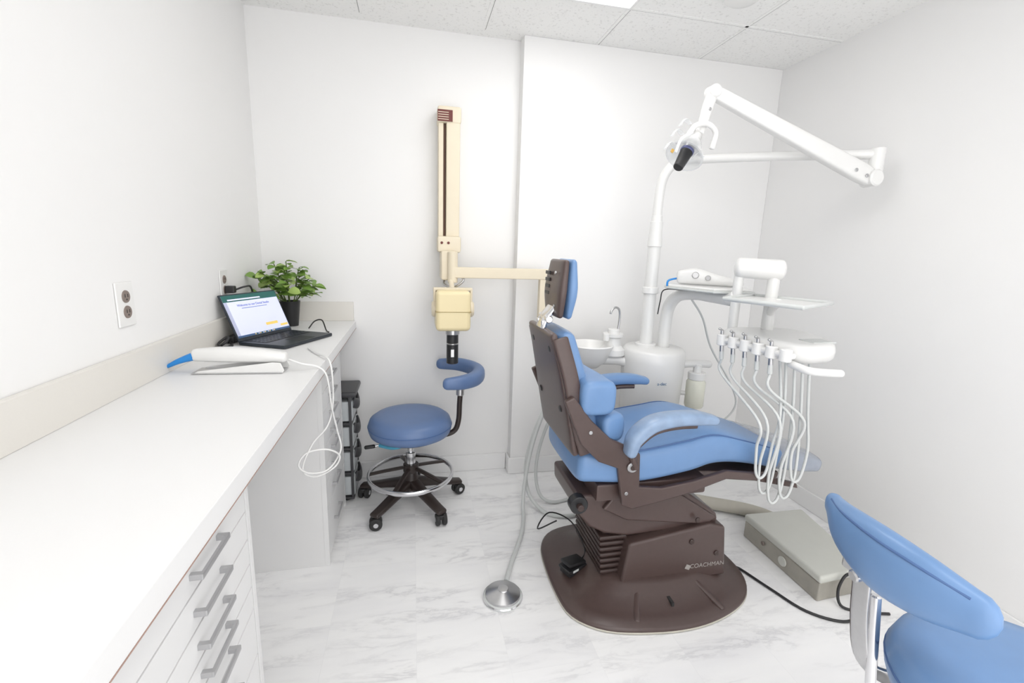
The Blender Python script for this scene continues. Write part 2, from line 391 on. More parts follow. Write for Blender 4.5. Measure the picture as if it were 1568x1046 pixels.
# plant
pl = E('potted_plant')
pcx, pcy = -0.605, 2.47
lathe(pl, 'pot', [(0, 0), (0.034, 0), (0.046, 0.11), (0.048, 0.125), (0.042, 0.125), (0.040, 0.11), (0, 0.11)], M_black, (pcx, pcy, CZ+0.0005))
bmL = [bmesh.new(), bmesh.new()]
def leaf(bm, c, d, nrm, ln, wd):
    d = V(d).normalized(); s = d.cross(V(nrm)).normalized(); nn = s.cross(d)
    rows = []
    for i, (t, w) in enumerate(((0, 0.08), (0.15, 0.6), (0.4, 1.0), (0.65, 0.95), (0.85, 0.6), (1.0, 0.05))):
        cc = c+d*ln*t-nn*ln*0.35*t*t
        rows.append([bm.verts.new(cc-s*wd*w+nn*wd*0.25*w), bm.verts.new(cc), bm.verts.new(cc+s*wd*w+nn*wd*0.25*w)])
    for A, B in zip(rows[:-1], rows[1:]):
        bm.faces.new((A[0], A[1], B[1], B[0])); bm.faces.new((A[1], A[2], B[2], B[1]))
tgts = [(-0.735, 2.33, 1.12), (-0.725, 2.40, 1.19), (-0.70, 2.36, 1.22), (-0.66, 2.44, 1.255), (-0.60, 2.42, 1.27), (-0.55, 2.46, 1.24), (-0.50, 2.46, 1.19), (-0.475, 2.46, 1.15), (-0.48, 2.44, 1.11), (-0.52, 2.38, 1.13), (-0.58, 2.35, 1.17), (-0.64, 2.34, 1.15), (-0.68, 2.30, 1.11), (-0.62, 2.50, 1.24), (-0.56, 2.52, 1.20), (-0.66, 2.38, 1.20), (-0.72, 2.48, 1.16), (-0.60, 2.38, 1.23)]
for k, b in enumerate(tgts):
    b = V(b); th = math.atan2(b.y-pcy, b.x-pcx)
    a = V((pcx+math.cos(th)*0.02, pcy+math.sin(th)*0.02, CZ+0.11)); mid = (a+b)/2+V((0, 0, 0.03))
    sweep(pl, 'stem', [a, mid, b], 0.0022, M_stem, up=None, seg=6, n=4)
    for q in range(8):
        t = 0.5+0.5*q/7
        p = (a*(1-t)**2+mid*2*t*(1-t)+b*t*t)
        an = random.uniform(0, 6.28)
        d = V((math.cos(an), math.sin(an), random.uniform(-0.1, 0.6)))
        ln = random.uniform(0.036, 0.056)
        tip = p+d.normalized()*ln
        if tip.x < XL+0.012 or tip.y > YB-0.012: d.x = abs(d.x); d.y = -abs(d.y)
        leaf(random.choice(bmL+[bmL[0]]), p, d, V((random.uniform(-.3, .6), random.uniform(-.9, .2), 1)), ln, ln*0.46)
fin(bmL[0], pl, 'leaves', M_leaf, sharp=80); fin(bmL[1], pl, 'leaves_light', M_leaf2, sharp=80)

# scanner on cradle
sc = E('intraoral_scanner', (-0.54, 1.575, CZ+0.0005), math.radians(-2))
cr = [(-0.135, 0), (0.13, 0), (0.135, 0.010), (0.125, 0.034), (0.10, 0.036), (-0.115, 0.010)]
prism(sc, 'cradle_front', cr, M_white2, 'y', -0.035, -0.029, 0.002)
prism(sc, 'cradle_back', cr, M_white2, 'y', 0.029, 0.035, 0.002)
box(sc, 'cradle_base', (-0.135, -0.037, 0), (0.13, 0.037, 0.005), M_steel, 0.002)
sweep(sc, 'body', [(-0.13, 0.0, 0.055), (-0.05, 0, 0.056), (0.05, 0, 0.052), (0.125, 0, 0.046)], [(0.018, 0.020), (0.028, 0.024), (0.028, 0.022), (0.022, 0.017)], M_white2, exp=3, cap=0.012)
sweep(sc, 'tip', [(-0.212, 0, 0.020), (-0.18, 0, 0.036), (-0.14, 0, 0.05), (-0.12, 0, 0.054)], [(0.010, 0.006), (0.013, 0.009), (0.016, 0.013), (0.016, 0.015)], M_cyan, exp=3, cap=0.006)
cab = E('scanner_cable')
sweep(cab, 'cable', [(-0.40, 1.572, 0.985), (-0.36, 1.57, 0.97), (-0.315, 1.59, 0.953), (-0.290, 1.60, 0.915), (-0.283, 1.62, 0.80), (-0.275, 1.66, 0.70), (-0.265, 1.66, 0.62), (-0.30, 1.60, 0.575), (-0.355, 1.56, 0.585), (-0.385, 1.55, 0.62), (-0.36, 1.57, 0.655), (-0.30, 1.60, 0.65), (-0.265, 1.63, 0.61), (-0.285, 1.62, 0.57), (-0.34, 1.58, 0.56), (-0.375, 1.56, 0.60), (-0.345, 1.58, 0.68), (-0.30, 1.62, 0.73), (-0.285, 1.66, 0.80), (-0.288, 1.68, 0.92), (-0.31, 1.72, 0.955), (-0.36, 1.80, 0.952), (-0.41, 1.90, 0.9525)], 0.0033, M_white2, up=None, n=10, seg=8)

# ------------------------------------------------------------------ X-RAY UNIT
xr = E('wall_mounted_xray_machine')
box(xr, 'wall_rail', (0.135, 2.565, 1.36), (0.245, YB-0.001, 2.05), M_cream, 0.006)
box(xr, 'rail_left_lip', (0.135, 2.535, 1.38), (0.160, 2.57, 2.03), M_cream, 0.004)
box(xr, 'rail_channel', (0.160, 2.545, 1.38), (0.172, 2.567, 2.0), mat('channel_brown', srgb(90, 60, 45), .6, noise=.1), 0)
box(xr, 'rail_cover', (0.174, 2.525, 1.38), (0.245, 2.57, 2.03), M_cream, 0.006)
box(xr, 'rail_cap', (0.130, 2.52, 1.985), (0.250, YB-0.002, 2.065), M_cream, 0.01)
box(xr, 'label', (0.129, 2.5175, 1.99), (0.205, 2.5215, 2.045), M_maroon, 0.001)
for k in range(4): box(xr, 'label_stripe', (0.132, 2.5165, 1.998+k*0.011), (0.185, 2.518, 2.001+k*0.011), M_cream, 0)
box(xr, 'carriage', (0.128, 2.49, 1.335), (0.252, 2.60, 1.42), M_cream, 0.012)
for q in (0.15, 0.185): cyl(xr, 'screw', (q, 2.4895, 1.385), (q, 2.486, 1.385), 0.007, M_maroon)
box(xr, 'bracket', (0.145, 2.46, 1.19), (0.225, 2.60, 1.345), M_cream, 0.012)
cyl(xr, 'pivot', (0.205, 2.45, 1.18), (0.205, 2.45, 1.34), 0.026, M_cream)
box(xr, 'horizontal_arm', (0.21, 2.425, 1.205), (0.745, 2.475, 1.262), M_cream, 0.006)
box(xr, 'drop_arm', (0.680, 2.43, 0.93), (0.725, 2.472, 1.215), M_cream, 0.006)
cyl(xr, 'head_stem', (0.195, 2.45, 1.20), (0.2, 2.37, 1.13), 0.013, M_cream)
box(xr, 'head', (0.110, 2.28, 0.945), (0.285, 2.46, 1.15), M_cream2, 0.022, seg=4)
box(xr, 'head_seam', (0.1085, 2.2785, 1.043), (0.2865, 2.40, 1.046), mat('head_seam', srgb(170, 150, 100), .6, noise=.1), 0)
for s in (-1, 1):
    cyl(xr, 'yoke_knob', (0.2+s*0.082, 2.37, 1.05), (0.2+s*0.108, 2.37, 1.05), 0.042, M_cream, bev=0.008)
    box(xr, 'yoke_arm', (0.2+s*0.094-0.006, 2.35, 1.05), (0.2+s*0.094+0.006, 2.39, 1.155), M_cream, 0.004)
box(xr, 'yoke_bridge', (0.10, 2.35, 1.145), (0.30, 2.39, 1.16), M_cream, 0.005)
cyl(xr, 'cone_collar', (0.2, 2.37, 0.915), (0.2, 2.37, 0.95), 0.036, M_steel)
cyl(xr, 'cone', (0.2, 2.37, 0.76), (0.2, 2.37, 0.918), 0.031, M_black)
cyl(xr, 'cone_ring', (0.2, 2.37, 0.862), (0.2, 2.37, 0.872), 0.0325, M_steel)
box(xr, 'cone_label', (0.190, 2.3375, 0.80), (0.206, 2.3395, 0.84), M_steel, 0)
sweep(xr, 'cable', [(0.19, 2.52, 1.21), (0.16, 2.49, 1.17), (0.21, 2.45, 1.155), (0.26, 2.44, 1.19), (0.25, 2.45, 1.215)], 0.006, M_steel, up=None)

# ------------------------------------------------------------------ STOOLS
def stool(loc, rz, ztop, rs, base_m, blue, phase):
    s = E('rolling_stool', loc, rz)
    t = ztop; th = 0.105
    lathe(s, 'seat_cushion', [(0, t-th), (rs-0.03, t-th), (rs-0.008, t-th+0.012), (rs, t-th+0.035), (rs+0.001, t-0.045), (rs-0.008, t-0.02), (rs-0.03, t-0.004), (rs-0.07, t+0.002), (0, t+0.006)], blue, seg=48, sharp=80)
    sweep(s, 'seat_piping', [(rs*math.cos(a)*1.002, rs*math.sin(a)*1.002, t-0.052) for a in [2*math.pi*k/24 for k in range(24)]], 0.003, M_seam, closed=True, seg=8, n=2)
    cyl(s, 'seat_pan', (0, 0, t-th-0.012), (0, 0, t-th), rs-0.05, M_black)
    box(s, 'mechanism', (-0.06, -0.05, t-th-0.05), (0.06, 0.05, t-th-0.01), M_black, 0.008)
    cyl(s, 'gas_lift', (0, 0, 0.2), (0, 0, t-th-0.02), 0.016, M_chrome)
    cyl(s, 'lift_sleeve', (0, 0, 0.16), (0, 0, t-th-0.10), 0.026, M_chrome)
    lathe(s, 'hub', [(0, 0.07), (0.05, 0.07), (0.05, 0.10), (0.038, 0.16), (0.028, 0.19), (0, 0.19)], base_m)
    for k in range(5):
        a = phase+2*math.pi*k/5; c, sn = math.cos(a), math.sin(a)
        sweep(s, 'leg', [(0.02*c, 0.02*sn, 0.125), (0.12*c, 0.12*sn, 0.105), (0.22*c, 0.22*sn, 0.082), (0.275*c, 0.275*sn, 0.072)], [(0.030, 0.028), (0.028, 0.02), (0.027, 0.014), (0.026, 0.012)], base_m, exp=3.5, cap=0.01, seg=16)
        x, y = 0.268*c, 0.268*sn
        a2 = a+1.1+k*0.7; dx, dy = math.cos(a2), math.sin(a2)
        cyl(s, 'caster_stem', (x, y, 0.045), (x, y, 0.075), 0.008, M_chrome)
        for q in (-1, 1):
            cyl(s, 'caster_wheel', (x+dx*q*0.006, y+dy*q*0.006, 0.031), (x+dx*q*0.028, y+dy*q*0.028, 0.031), 0.031, M_rubber, bev=0.005)
            cyl(s, 'caster_cap', (x+dx*q*0.0275, y+dy*q*0.0275, 0.031), (x+dx*q*0.0295, y+dy*q*0.0295, 0.031), 0.012, M_chrome)
        box(s, 'caster_hood', (x-0.018, y-0.018, 0.033), (x+0.018, y+0.018, 0.058), M_black, 0.006)
    rr = 0.218
    sweep(s, 'foot_ring', [(rr*math.cos(a), rr*math.sin(a), 0.175) for a in [2*math.pi*k/24 for k in range(24)]], (0.008, 0.012), M_chrome, closed=True, n=3, seg=12, exp=3)
    cyl(s, 'ring_hub', (0, 0, 0.188), (0, 0, 0.232), 0.04, base_m)
    for k in range(5):
        a = phase+0.3+2*math.pi*k/5; c, sn = math.cos(a), math.sin(a)
        sweep(s, 'ring_spoke', [(0.02*c, 0.02*sn, 0.212), (0.12*c, 0.12*sn, 0.195), (rr*c, rr*sn, 0.175)], (0.013, 0.007), base_m, exp=3, seg=10)
    return s
st = stool((-0.02, 2.31, 0), 0, 0.505, 0.212, M_stoolbase, M_blue2, math.radians(-57))
sweep(st, 'lever', [(-0.04, 0, 0.36), (-0.12, -0.01, 0.352), (-0.19, -0.015, 0.345)], 0.005, M_chrome, up=None)
sweep(st, 'lever_knob', [(-0.185, -0.015, 0.345), (-0.225, -0.017, 0.342)], 0.010, M_black, cap=0.008)
sweep(st, 'lever_sleeve', [(-0.155, -0.012, 0.348), (-0.09, -0.06, 0.352), (-0.03, -0.08, 0.37)], 0.011, mat('tape_cyan', srgb(90, 180, 215), .4, noise=.1), up=None)
sweep(st, 'support_tube', [(0.03, 0, 0.385), (0.15, 0, 0.38), (0.225, 0, 0.40), (0.25, 0.0, 0.46), (0.255, 0, 0.56), (0.262, 0, 0.66)], 0.014, M_stoolbase, up=None, cap=0.005)
cyl(st, 'tube_clamp', (0.257, 0, 0.60), (0.258, 0, 0.645), 0.021, M_steel)
sweep(st, 'torso_pad', [(0.17, 0.24, 0.712), (0.27, 0.235, 0.708), (0.345, 0.17, 0.70), (0.365, 0.08, 0.695), (0.33, -0.01, 0.69), (0.26, -0.07, 0.69), (0.185, -0.09, 0.69)], [(0.022, 0.030), (0.028, 0.036), (0.032, 0.038), (0.034, 0.038), (0.034, 0.038), (0.030, 0.036), (0.022, 0.03)], M_blue2, exp=2.8, cap=0.025, seg=20)
box(st, 'pad_plate', (0.235, -0.04, 0.652), (0.30, 0.04, 0.662), M_brown2, 0.003)

st2 = stool((1.09, 0.46, 0), 0, 0.63, 0.213, M_black, M_blue, 0.3)
bp = [(-0.135, 0.325), (-0.168, 0.26), (-0.190, 0.17), (-0.188, 0.09), (-0.170, 0.025)]
bz = (0.80, 0.79, 0.785, 0.785, 0.785)
sweep(st2, 'back_pad', [(x, y, z) for (x, y), z in zip(bp, bz)], [(0.018, 0.028), (0.028, 0.052), (0.034, 0.066), (0.030, 0.060), (0.022, 0.042)], M_blue, exp=2.3, cap=0.035, seg=28)
sm = []
for (x, y), z, (ra, rb) in zip(bp, bz, [(0.018, 0.028), (0.028, 0.052), (0.034, 0.066), (0.030, 0.060), (0.022, 0.042)]):
    th = 0.75
    sm.append((x-ra*math.cos(th)**(2/2.3), y, z+rb*math.sin(th)**(2/2.3)))
sweep(st2, 'back_pad_seam', sm, 0.0028, M_seam, seg=8)
sweep(st2, 'back_strut', [(0.0, 0.12, 0.515), (-0.10, 0.15, 0.50), (-0.150, 0.185, 0.52), (-0.160, 0.205, 0.60), (-0.162, 0.215, 0.70), (-0.162, 0.215, 0.75)], (0.020, 0.005), M_steel, up=(1, 0.0, 0.0), exp=4)
cyl(st2, 'strut_tube', (-0.150, 0.165, 0.48), (-0.152, 0.19, 0.68), 0.010, M_chrome)
box(st2, 'back_bracket', (-0.178, 0.17, 0.705), (-0.150, 0.255, 0.755), M_steel, 0.006)
cyl(st2, 'bracket_knob', (-0.178, 0.21, 0.715), (-0.195, 0.212, 0.712), 0.013, M_steel)

# ------------------------------------------------------------------ DENTAL CHAIR
ch = E('dental_chair')
YC = 1.64
outl = [(0.552, 1.70), (0.55, 1.53), (0.575, 1.40), (0.68, 1.315), (0.844, 1.278), (0.99, 1.270), (1.122, 1.289), (1.25, 1.335), (1.335, 1.40), (1.385, 1.50), (1.39, 1.64), (1.37, 1.80), (1.25, 1.92), (1.0, 1.965), (0.80, 1.955), (0.65, 1.92), (0.575, 1.83)]
outs = [(p[0], p[1]) for p in catmull([list(p) for p in outl], 4, True)]
cx0, cy0 = 1.0, 1.63
def oring(sx, sy, z): return [(cx0+(x-cx0)*sx, cy0+(y-cy0)*sy, z) for x, y in outs]
loftrings(ch, 'base_plate', [oring(0.99, 0.99, 0), oring(1, 1, 0.006), oring(1, 1, 0.018), oring(0.985, 0.98, 0.025), oring(0.90, 0.86, 0.032), oring(0.70, 0.66, 0.062), oring(0.62, 0.58, 0.085), oring(0.56, 0.52, 0.095)], M_brown, 60)
sweep(ch, 'base_rim', [(x, y, 0.006) for x, y in outs[::2]], (0.002, 0.004), M_hose2, closed=True, n=2, seg=8)
for (ya, yb) in ((0.80, 0.86), (1.16, 1.10)):
    sweep(ch, 'base_ridge', [(yb, 1.45, 0.075), ((ya+yb)/2, 1.39, 0.05), (ya, 1.32, 0.026)], (0.012, 0.008), M_brown, cap=0.006)
prism(ch, 'base_slot', [(0.955, 1.345), (0.966, 1.345), (0.970, 1.43), (0.953, 1.43)], M_rubber, 'z', 0.036, 0.058, 0.001)
prism(ch, 'lower_housing', [(0.79, 0.06), (0.815, 0.252), (1.165, 0.305), (1.235, 0.285), (1.262, 0.06)], M_brown, 'y', 1.45, 1.83, 0.012, 3)
prism(ch, 'lift_arm', [(0.60, 0.455), (0.605, 0.385), (0.655, 0.320), (0.72, 0.285), (0.82, 0.262), (1.17, 0.275), (1.225, 0.29), (1.215, 0.325), (1.03, 0.46)], M_brown, 'y', 1.485, 1.795, 0.014, 3)
prism(ch, 'lift_cover', [(0.70, 0.40), (0.80, 0.345), (1.16, 0.29), (1.20, 0.32), (1.02, 0.44), (0.74, 0.45)], M_brown, 'y', 1.468, 1.812, 0.008)
prism(ch, 'bellows_cover', [(0.735, 0.06), (0.725, 0.30), (0.82, 0.29), (0.82, 0.06)], M_brown2, 'y', 1.515, 1.765, 0.01)
for k in range(7):
    z = 0.095+k*0.025; x = 0.772-0.002*k
    box(ch, 'bellows', (x-0.052, 1.495, z), (x+0.065, 1.785, z+0.020), M_brown2, 0.008)
for (x, z) in ((1.085, 0.235), (1.10, 0.33), (1.205, 0.17)): cyl(ch, 'bolt', (x, 1.452, z), (x, 1.443, z), 0.011, M_brown2)
text(ch, 'side_lettering', 'COACHMAN', 0.027, (1.170, 1.4492, 0.112), (math.radians(90), 0, 0), M_label)
box(ch, 'lettering_badge', (1.070, 1.447, 0.110), (1.092, 1.4502, 0.130), M_label, 0.001, R('Y', 25))
cyl(ch, 'pivot_knob', (0.60, 1.46, 0.43), (0.60, 1.50, 0.43), 0.035, M_black)
cyl(ch, 'pivot_knob_2', (0.60, 1.44, 0.43), (0.60, 1.462, 0.43), 0.013, M_brown2)
box(ch, 'seat_subframe', (0.66, 1.45, 0.445), (1.12, 1.83, 0.515), M_brown, 0.01)
side = [(0.50, 0.86), (0.535, 0.875), (0.60, 0.79), (0.68, 0.715), (0.765, 0.675), (0.80, 0.65), (0.808, 0.52), (0.90, 0.508), (1.03, 0.525), (1.17, 0.556), (1.30, 0.536), (1.50, 0.478), (1.51, 0.455), (1.30, 0.505), (1.17, 0.522), (1.03, 0.480), (0.90, 0.452), (0.785, 0.432), (0.745, 0.45), (0.715, 0.60), (0.64, 0.63), (0.57, 0.70)]
for y0 in (1.405, 1.855): prism(ch, 'side_frame', side, M_brown, 'y', y0, y0+0.022, 0.006)
for s, y in ((-1, 1.405), (1, 1.877)):
    cyl(ch, 'pivot_bolt', (0.768, y, 0.604), (0.768, y+s*0.010, 0.604), 0.020, M_steel)
    cyl(ch, 'pivot_bolt_core', (0.768, y+s*0.009, 0.604), (0.768, y+s*0.014, 0.604), 0.009, M_brown2)
for (x, z) in ((0.60, 0.745), (0.755, 0.50)): cyl(ch, 'frame_screw', (x, 1.405, z), (x, 1.401, z), 0.007, M_steel)
box(ch, 'leg_frame', (1.10, 1.50, 0.47), (1.50, 1.78, 0.50), M_brown, 0.008, R('Y', 5))
sweep(ch, 'seat_cushion', [(0.61, YC, 0.59), (0.80, YC, 0.588), (1.0, YC, 0.612), (1.12, YC, 0.632), (1.25, YC, 0.612), (1.42, YC, 0.566), (1.46, YC, 0.554)],
      [(0.205, 0.072), (0.222, 0.078), (0.22, 0.08), (0.213, 0.075), (0.202, 0.06), (0.187, 0.05), (0.184, 0.049)], M_blue, exp=4.5, cap=0.03, seg=40)
sweep(ch, 'leg_rest_end', [(1.46, YC, 0.554), (1.58, YC, 0.526), (1.67, YC, 0.505)], [(0.188, 0.053), (0.180, 0.048), (0.165, 0.04)], M_foot, exp=4.0, cap=0.03, seg=40)
for s in (-1, 1):
    sweep(ch, 'seat_piping', [(0.62, YC+s*0.190, 0.6485), (0.80, YC+s*0.205, 0.6505), (1.0, YC+s*0.203, 0.677), (1.12, YC+s*0.197, 0.692), (1.25, YC+s*0.187, 0.660), (1.42, YC+s*0.173, 0.606)], 0.003, M_seam, seg=8)
sweep(ch, 'back_shell', [(0.565, YC, 0.65), (0.545, YC, 0.75), (0.51, YC, 0.92), (0.475, YC, 1.07)], [(0.20, 0.014), (0.20, 0.014), (0.187, 0.014), (0.162, 0.014)], M_brown, up=(1, 0, 0), exp=7, cap=0.01, seg=48)
for s in (-1, 1):
    sweep(ch, 'back_shell_rim', [(0.60, YC+s*0.205, 0.66), (0.562, YC+s*0.205, 0.78), (0.53, YC+s*0.192, 0.93), (0.495, YC+s*0.165, 1.06)], (0.012, 0.028), M_brown, up=(1, 0, 0), exp=4, cap=0.008)
sweep(ch, 'back_cushion', [(0.635, YC, 0.68), (0.60, YC, 0.80), (0.56, YC, 0.94), (0.535, YC, 1.05)], [(0.18, 0.05), (0.18, 0.05), (0.172, 0.045), (0.145, 0.036)], M_blue, up=(1, 0, 0), exp=4, cap=0.03, seg=40)
sweep(ch, 'lumbar_wing', [(0.625, YC-0.218, 0.865), (0.622, YC-0.12, 0.868), (0.615, YC, 0.87), (0.622, YC+0.12, 0.868), (0.625, YC+0.218, 0.865)], [(0.066, 0.063), (0.06, 0.064), (0.052, 0.064), (0.06, 0.064), (0.066, 0.063)], M_blue, exp=3.8, cap=0.022, seg=32)
sweep(ch, 'lower_wing', [(0.70, YC-0.19, 0.742), (0.675, YC-0.1, 0.742), (0.66, YC, 0.742), (0.675, YC+0.1, 0.742), (0.70, YC+0.19, 0.742)], [(0.05, 0.055)]*5, M_blue, exp=3.2, cap=0.022, seg=28)
for (yy, zz) in ((YC-0.11, 1.02), (YC+0.11, 1.02), (YC-0.13, 0.80), (YC+0.13, 0.80)):
    xx = 0.475+(1.085-zz)*0.21
    cyl(ch, 'shell_bolt', (xx-0.008, yy, zz), (xx-0.018, yy, zz-0.002), 0.013, M_black)
HX = 0.006
sweep(ch, 'headrest_shell', [(0.512+HX, YC, 1.135), (0.513+HX, YC, 1.22), (0.524+HX, YC, 1.32)], [(0.088, 0.014), (0.105, 0.018), (0.09, 0.014)], M_brown, up=(1, 0, 0), exp=4, cap=0.012, seg=36)
sweep(ch, 'headrest_cushion', [(0.546+HX, YC, 1.135), (0.550+HX, YC, 1.22), (0.553+HX, YC, 1.318)], [(0.086, 0.016), (0.106, 0.024), (0.088, 0.017)], M_blue, up=(1, 0, 0), exp=3.2, cap=0.016, seg=36)
for z in (1.20, 1.225, 1.25, 1.275): box(ch, 'headrest_slot', (0.4925+HX, YC+0.02, z), (0.499+HX, YC+0.07, z+0.013), M_black, 0.002)
for z in (1.285, 1.165): cyl(ch, 'headrest_knob', (0.498+HX, YC-0.05, z), (0.492+HX, YC-0.05, z), 0.006, M_steel)
for s in (-1, 1): box(ch, 'headrest_strut', (0.468, YC+s*0.03-0.01, 1.01), (0.482, YC+s*0.03+0.01, 1.11), M_chrome, 0.003, R('Y', -8))
sweep(ch, 'headrest_link', [(0.47, YC, 1.08), (0.480, YC, 1.115), (0.510, YC, 1.155), (0.518, YC, 1.18)], (0.045, 0.010), M_chrome, up=(1, 0, 0), exp=4, cap=0.004)
cyl(ch, 'headrest_hinge', (0.485, YC-0.055, 1.115), (0.485, YC+0.055, 1.115), 0.014, M_chrome)
for s, y in ((-1, 1.385), (1, 1.895)):
    dz = -0.016
    sweep(ch, 'armrest_pad', [(0.745, y, 0.690+dz), (0.760, y, 0.742+dz), (0.82, y, 0.790+dz), (0.91, y, 0.806+dz), (1.00, y, 0.804+dz), (1.06, y, 0.795+dz)], [(0.030, 0.020), (0.036, 0.026), (0.038, 0.027), (0.038, 0.025), (0.036, 0.023), (0.030, 0.018)], M_bluearm if s < 0 else M_blue, exp=2.8, cap=0.018, seg=24)
    sweep(ch, 'armrest_bracket', [(0.780, y-s*0.02, 0.60), (0.762, y-s*0.016, 0.655), (0.784, y-s*0.01, 0.70), (0.84, y-s*0.01, 0.741), (0.92, y-s*0.01, 0.756), (1.0, y-s*0.01, 0.757)], (0.016, 0.010), M_brown, exp=4, seg=12)
fp = E('foot_pedal', (0.645, 1.60, 0.052), math.radians(25))
box(fp, 'base', (-0.05, -0.034, 0.012), (0.05, 0.034, 0.026), M_black, 0.004)
box(fp, 'treadle', (-0.046, -0.030, 0.030), (0.05, 0.030, 0.046), M_black, 0.006, R('Y', 10))
box(fp, 'skirt', (-0.045, -0.03, -0.006), (0.045, 0.03, 0.014), M_black, 0.003)
box(fp, 'label', (-0.03, -0.0355, 0.014), (0.0, -0.0345, 0.024), M_hose, 0)
sweep(fp, 'cord', [(0.05, 0.0, 0.02), (0.10, 0.03, 0.04), (0.10, 0.12, 0.12), (0.0, 0.16, 0.18), (-0.10, 0.12, 0.16), (-0.06, 0.05, 0.22)], 0.003, M_black, up=None)
pcd = E('power_cord')
sweep(pcd, 'cord', [(1.39, 1.54, 0.012), (1.41, 1.52, 0.007), (1.45, 1.40, 0.006), (1.50, 1.27, 0.006), (1.60, 1.20, 0.006), (1.70, 1.22, 0.006), (1.74, 1.27, 0.02), (1.72, 1.292, 0.115), (1.68, 1.290, 0.12), (1.655, 1.285, 0.06), (1.66, 1.26, 0.01), (1.74, 1.22, 0.006), (1.82, 1.20, 0.006)], 0.0055, M_black, up=None, seg=10)

fc = E('disc_foot_control')
lathe(fc, 'skirt', [(0, 0), (0.077, 0), (0.077, 0.012), (0.070, 0.016), (0, 0.016)], M_hose, (0.338, 1.55, 0), seg=40)
lathe(fc, 'dome', [(0.071, 0.014), (0.069, 0.024), (0.035, 0.036), (0.022, 0.040), (0.020, 0.044), (0, 0.046)], M_steel, (0.338, 1.55, 0), seg=40)
lathe(fc, 'bumper', [(0.0775, 0.004), (0.080, 0.008), (0.0775, 0.013)], M_chrome, (0.338, 1.55, 0), seg=40)
sweep(fc, 'hose', [(0.365, 1.62, 0.014), (0.42, 1.75, 0.012), (0.50, 1.92, 0.012), (0.545, 2.06, 0.012), (0.56, 2.14, 0.03), (0.575, 2.18, 0.14), (0.61, 2.19, 0.35), (0.68, 2.20, 0.55), (0.80, 2.24, 0.66)], 0.010, M_hose, up=None)
sweep(fc, 'hose_2', [(0.80, 2.26, 0.64), (0.68, 2.26, 0.5), (0.60, 2.25, 0.25), (0.60, 2.20, 0.08), (0.66, 2.10, 0.013), (0.75, 2.04, 0.013), (0.86, 2.06, 0.013), (1.0, 2.2, 0.013)], 0.010, M_hose, up=None)
sweep(fc, 'hose_3', [(0.84, 2.28, 0.64), (0.72, 2.29, 0.42), (0.66, 2.27, 0.2), (0.67, 2.22, 0.05), (0.74, 2.18, 0.012), (0.9, 2.22, 0.012), (1.06, 2.25, 0.012)], 0.009, M_hose, up=None)

# ------------------------------------------------------------------ DENTAL UNIT
cu = E('dental_delivery_unit')
DX, DY = 1.28, 2.22
lathe(cu, 'drum', [(0, 0.42), (0.13, 0.42), (0.155, 0.45), (0.168, 0.80), (0.166, 0.85), (0.15, 0.868), (0, 0.87)], M_white2, (DX, DY, 0), seg=48, sharp=50)
lathe(cu, 'pedestal', [(0, 0), (0.15, 0), (0.15, 0.015), (0.11, 0.03), (0.10, 0.43), (0, 0.43)], M_white2, (DX, DY, 0))
text(cu, 'unit_lettering', 'a-dec', 0.024, (1.25, DY-0.1672, 0.70), (math.radians(90), 0, math.radians(-3)), mat('logo_blue', srgb(80, 120, 160), .5, noise=.1))
sweep(cu, 'bowl_arm', [(DX-0.12, DY+0.03, 0.78), (1.10, 2.28, 0.79), (1.0, 2.30, 0.79)], (0.06, 0.03), M_white2, exp=3, cap=0.02)
lathe(cu, 'spittoon_bowl', [(0, -0.08), (0.05, -0.078), (0.09, -0.04), (0.115, 0.02), (0.125, 0.045), (0.12, 0.05), (0.108, 0.035), (0.07, -0.03), (0, -0.05)], M_white, (0.93, 2.27, 0.83), seg=40, sharp=60)
lathe(cu, 'cup_filler_base', [(0, 0), (0.07, 0), (0.068, 0.03), (0.045, 0.05), (0.04, 0.09), (0.055, 0.10), (0.055, 0.115), (0, 0.118)], M_white2, (1.06, 2.27, 0.82))
cyl(cu, 'filler_post', (1.06, 2.27, 0.93), (1.06, 2.27, 0.96), 0.03, M_white2)
sweep(cu, 'water_spout', [(1.085, 2.27, 0.94), (1.09, 2.27, 1.02), (1.08, 2.265, 1.065), (1.05, 2.25, 1.078), (1.025, 2.24, 1.06), (1.022, 2.24, 1.045)], 0.006, M_steel, up=None)
cyl(cu, 'cup_knob', (1.005, 2.235, 0.90), (1.005, 2.235, 0.94), 0.016, M_white)
sweep(cu, 'valve_arm', [(DX+0.14, DY-0.06, 0.78), (1.47, 2.14, 0.79), (1.56, 2.12, 0.79)], 0.02, M_white2, cap=0.015)
lathe(cu, 'canister', [(0, 0), (0.045, 0), (0.05, 0.01), (0.05, 0.14), (0.042, 0.155), (0, 0.156)], M_yel, (1.50, 2.13, 0.55))
cyl(cu, 'canister_cap', (1.50, 2.13, 0.705), (1.50, 2.13, 0.745), 0.046, M_white)
cyl(cu, 'canister_neck', (1.50, 2.13, 0.74), (1.50, 2.13, 0.79), 0.022, M_white)
sweep(cu, 'canister_bracket', [(1.36, 2.2, 0.62), (1.47, 2.15, 0.62)], 0.012, M_white)
PX, PY = 1.245, 2.25
cyl(cu, 'post_collar', (PX, PY, 0.86), (PX, PY, 0.885), 0.055, M_white)
cyl(cu, 'support_post', (PX, PY, 0.865), (PX, PY, 1.53), 0.034, M_white2, r2=0.032)
cyl(cu, 'post_ring', (PX, PY, 1.155), (PX, PY, 1.19), 0.042, M_white)
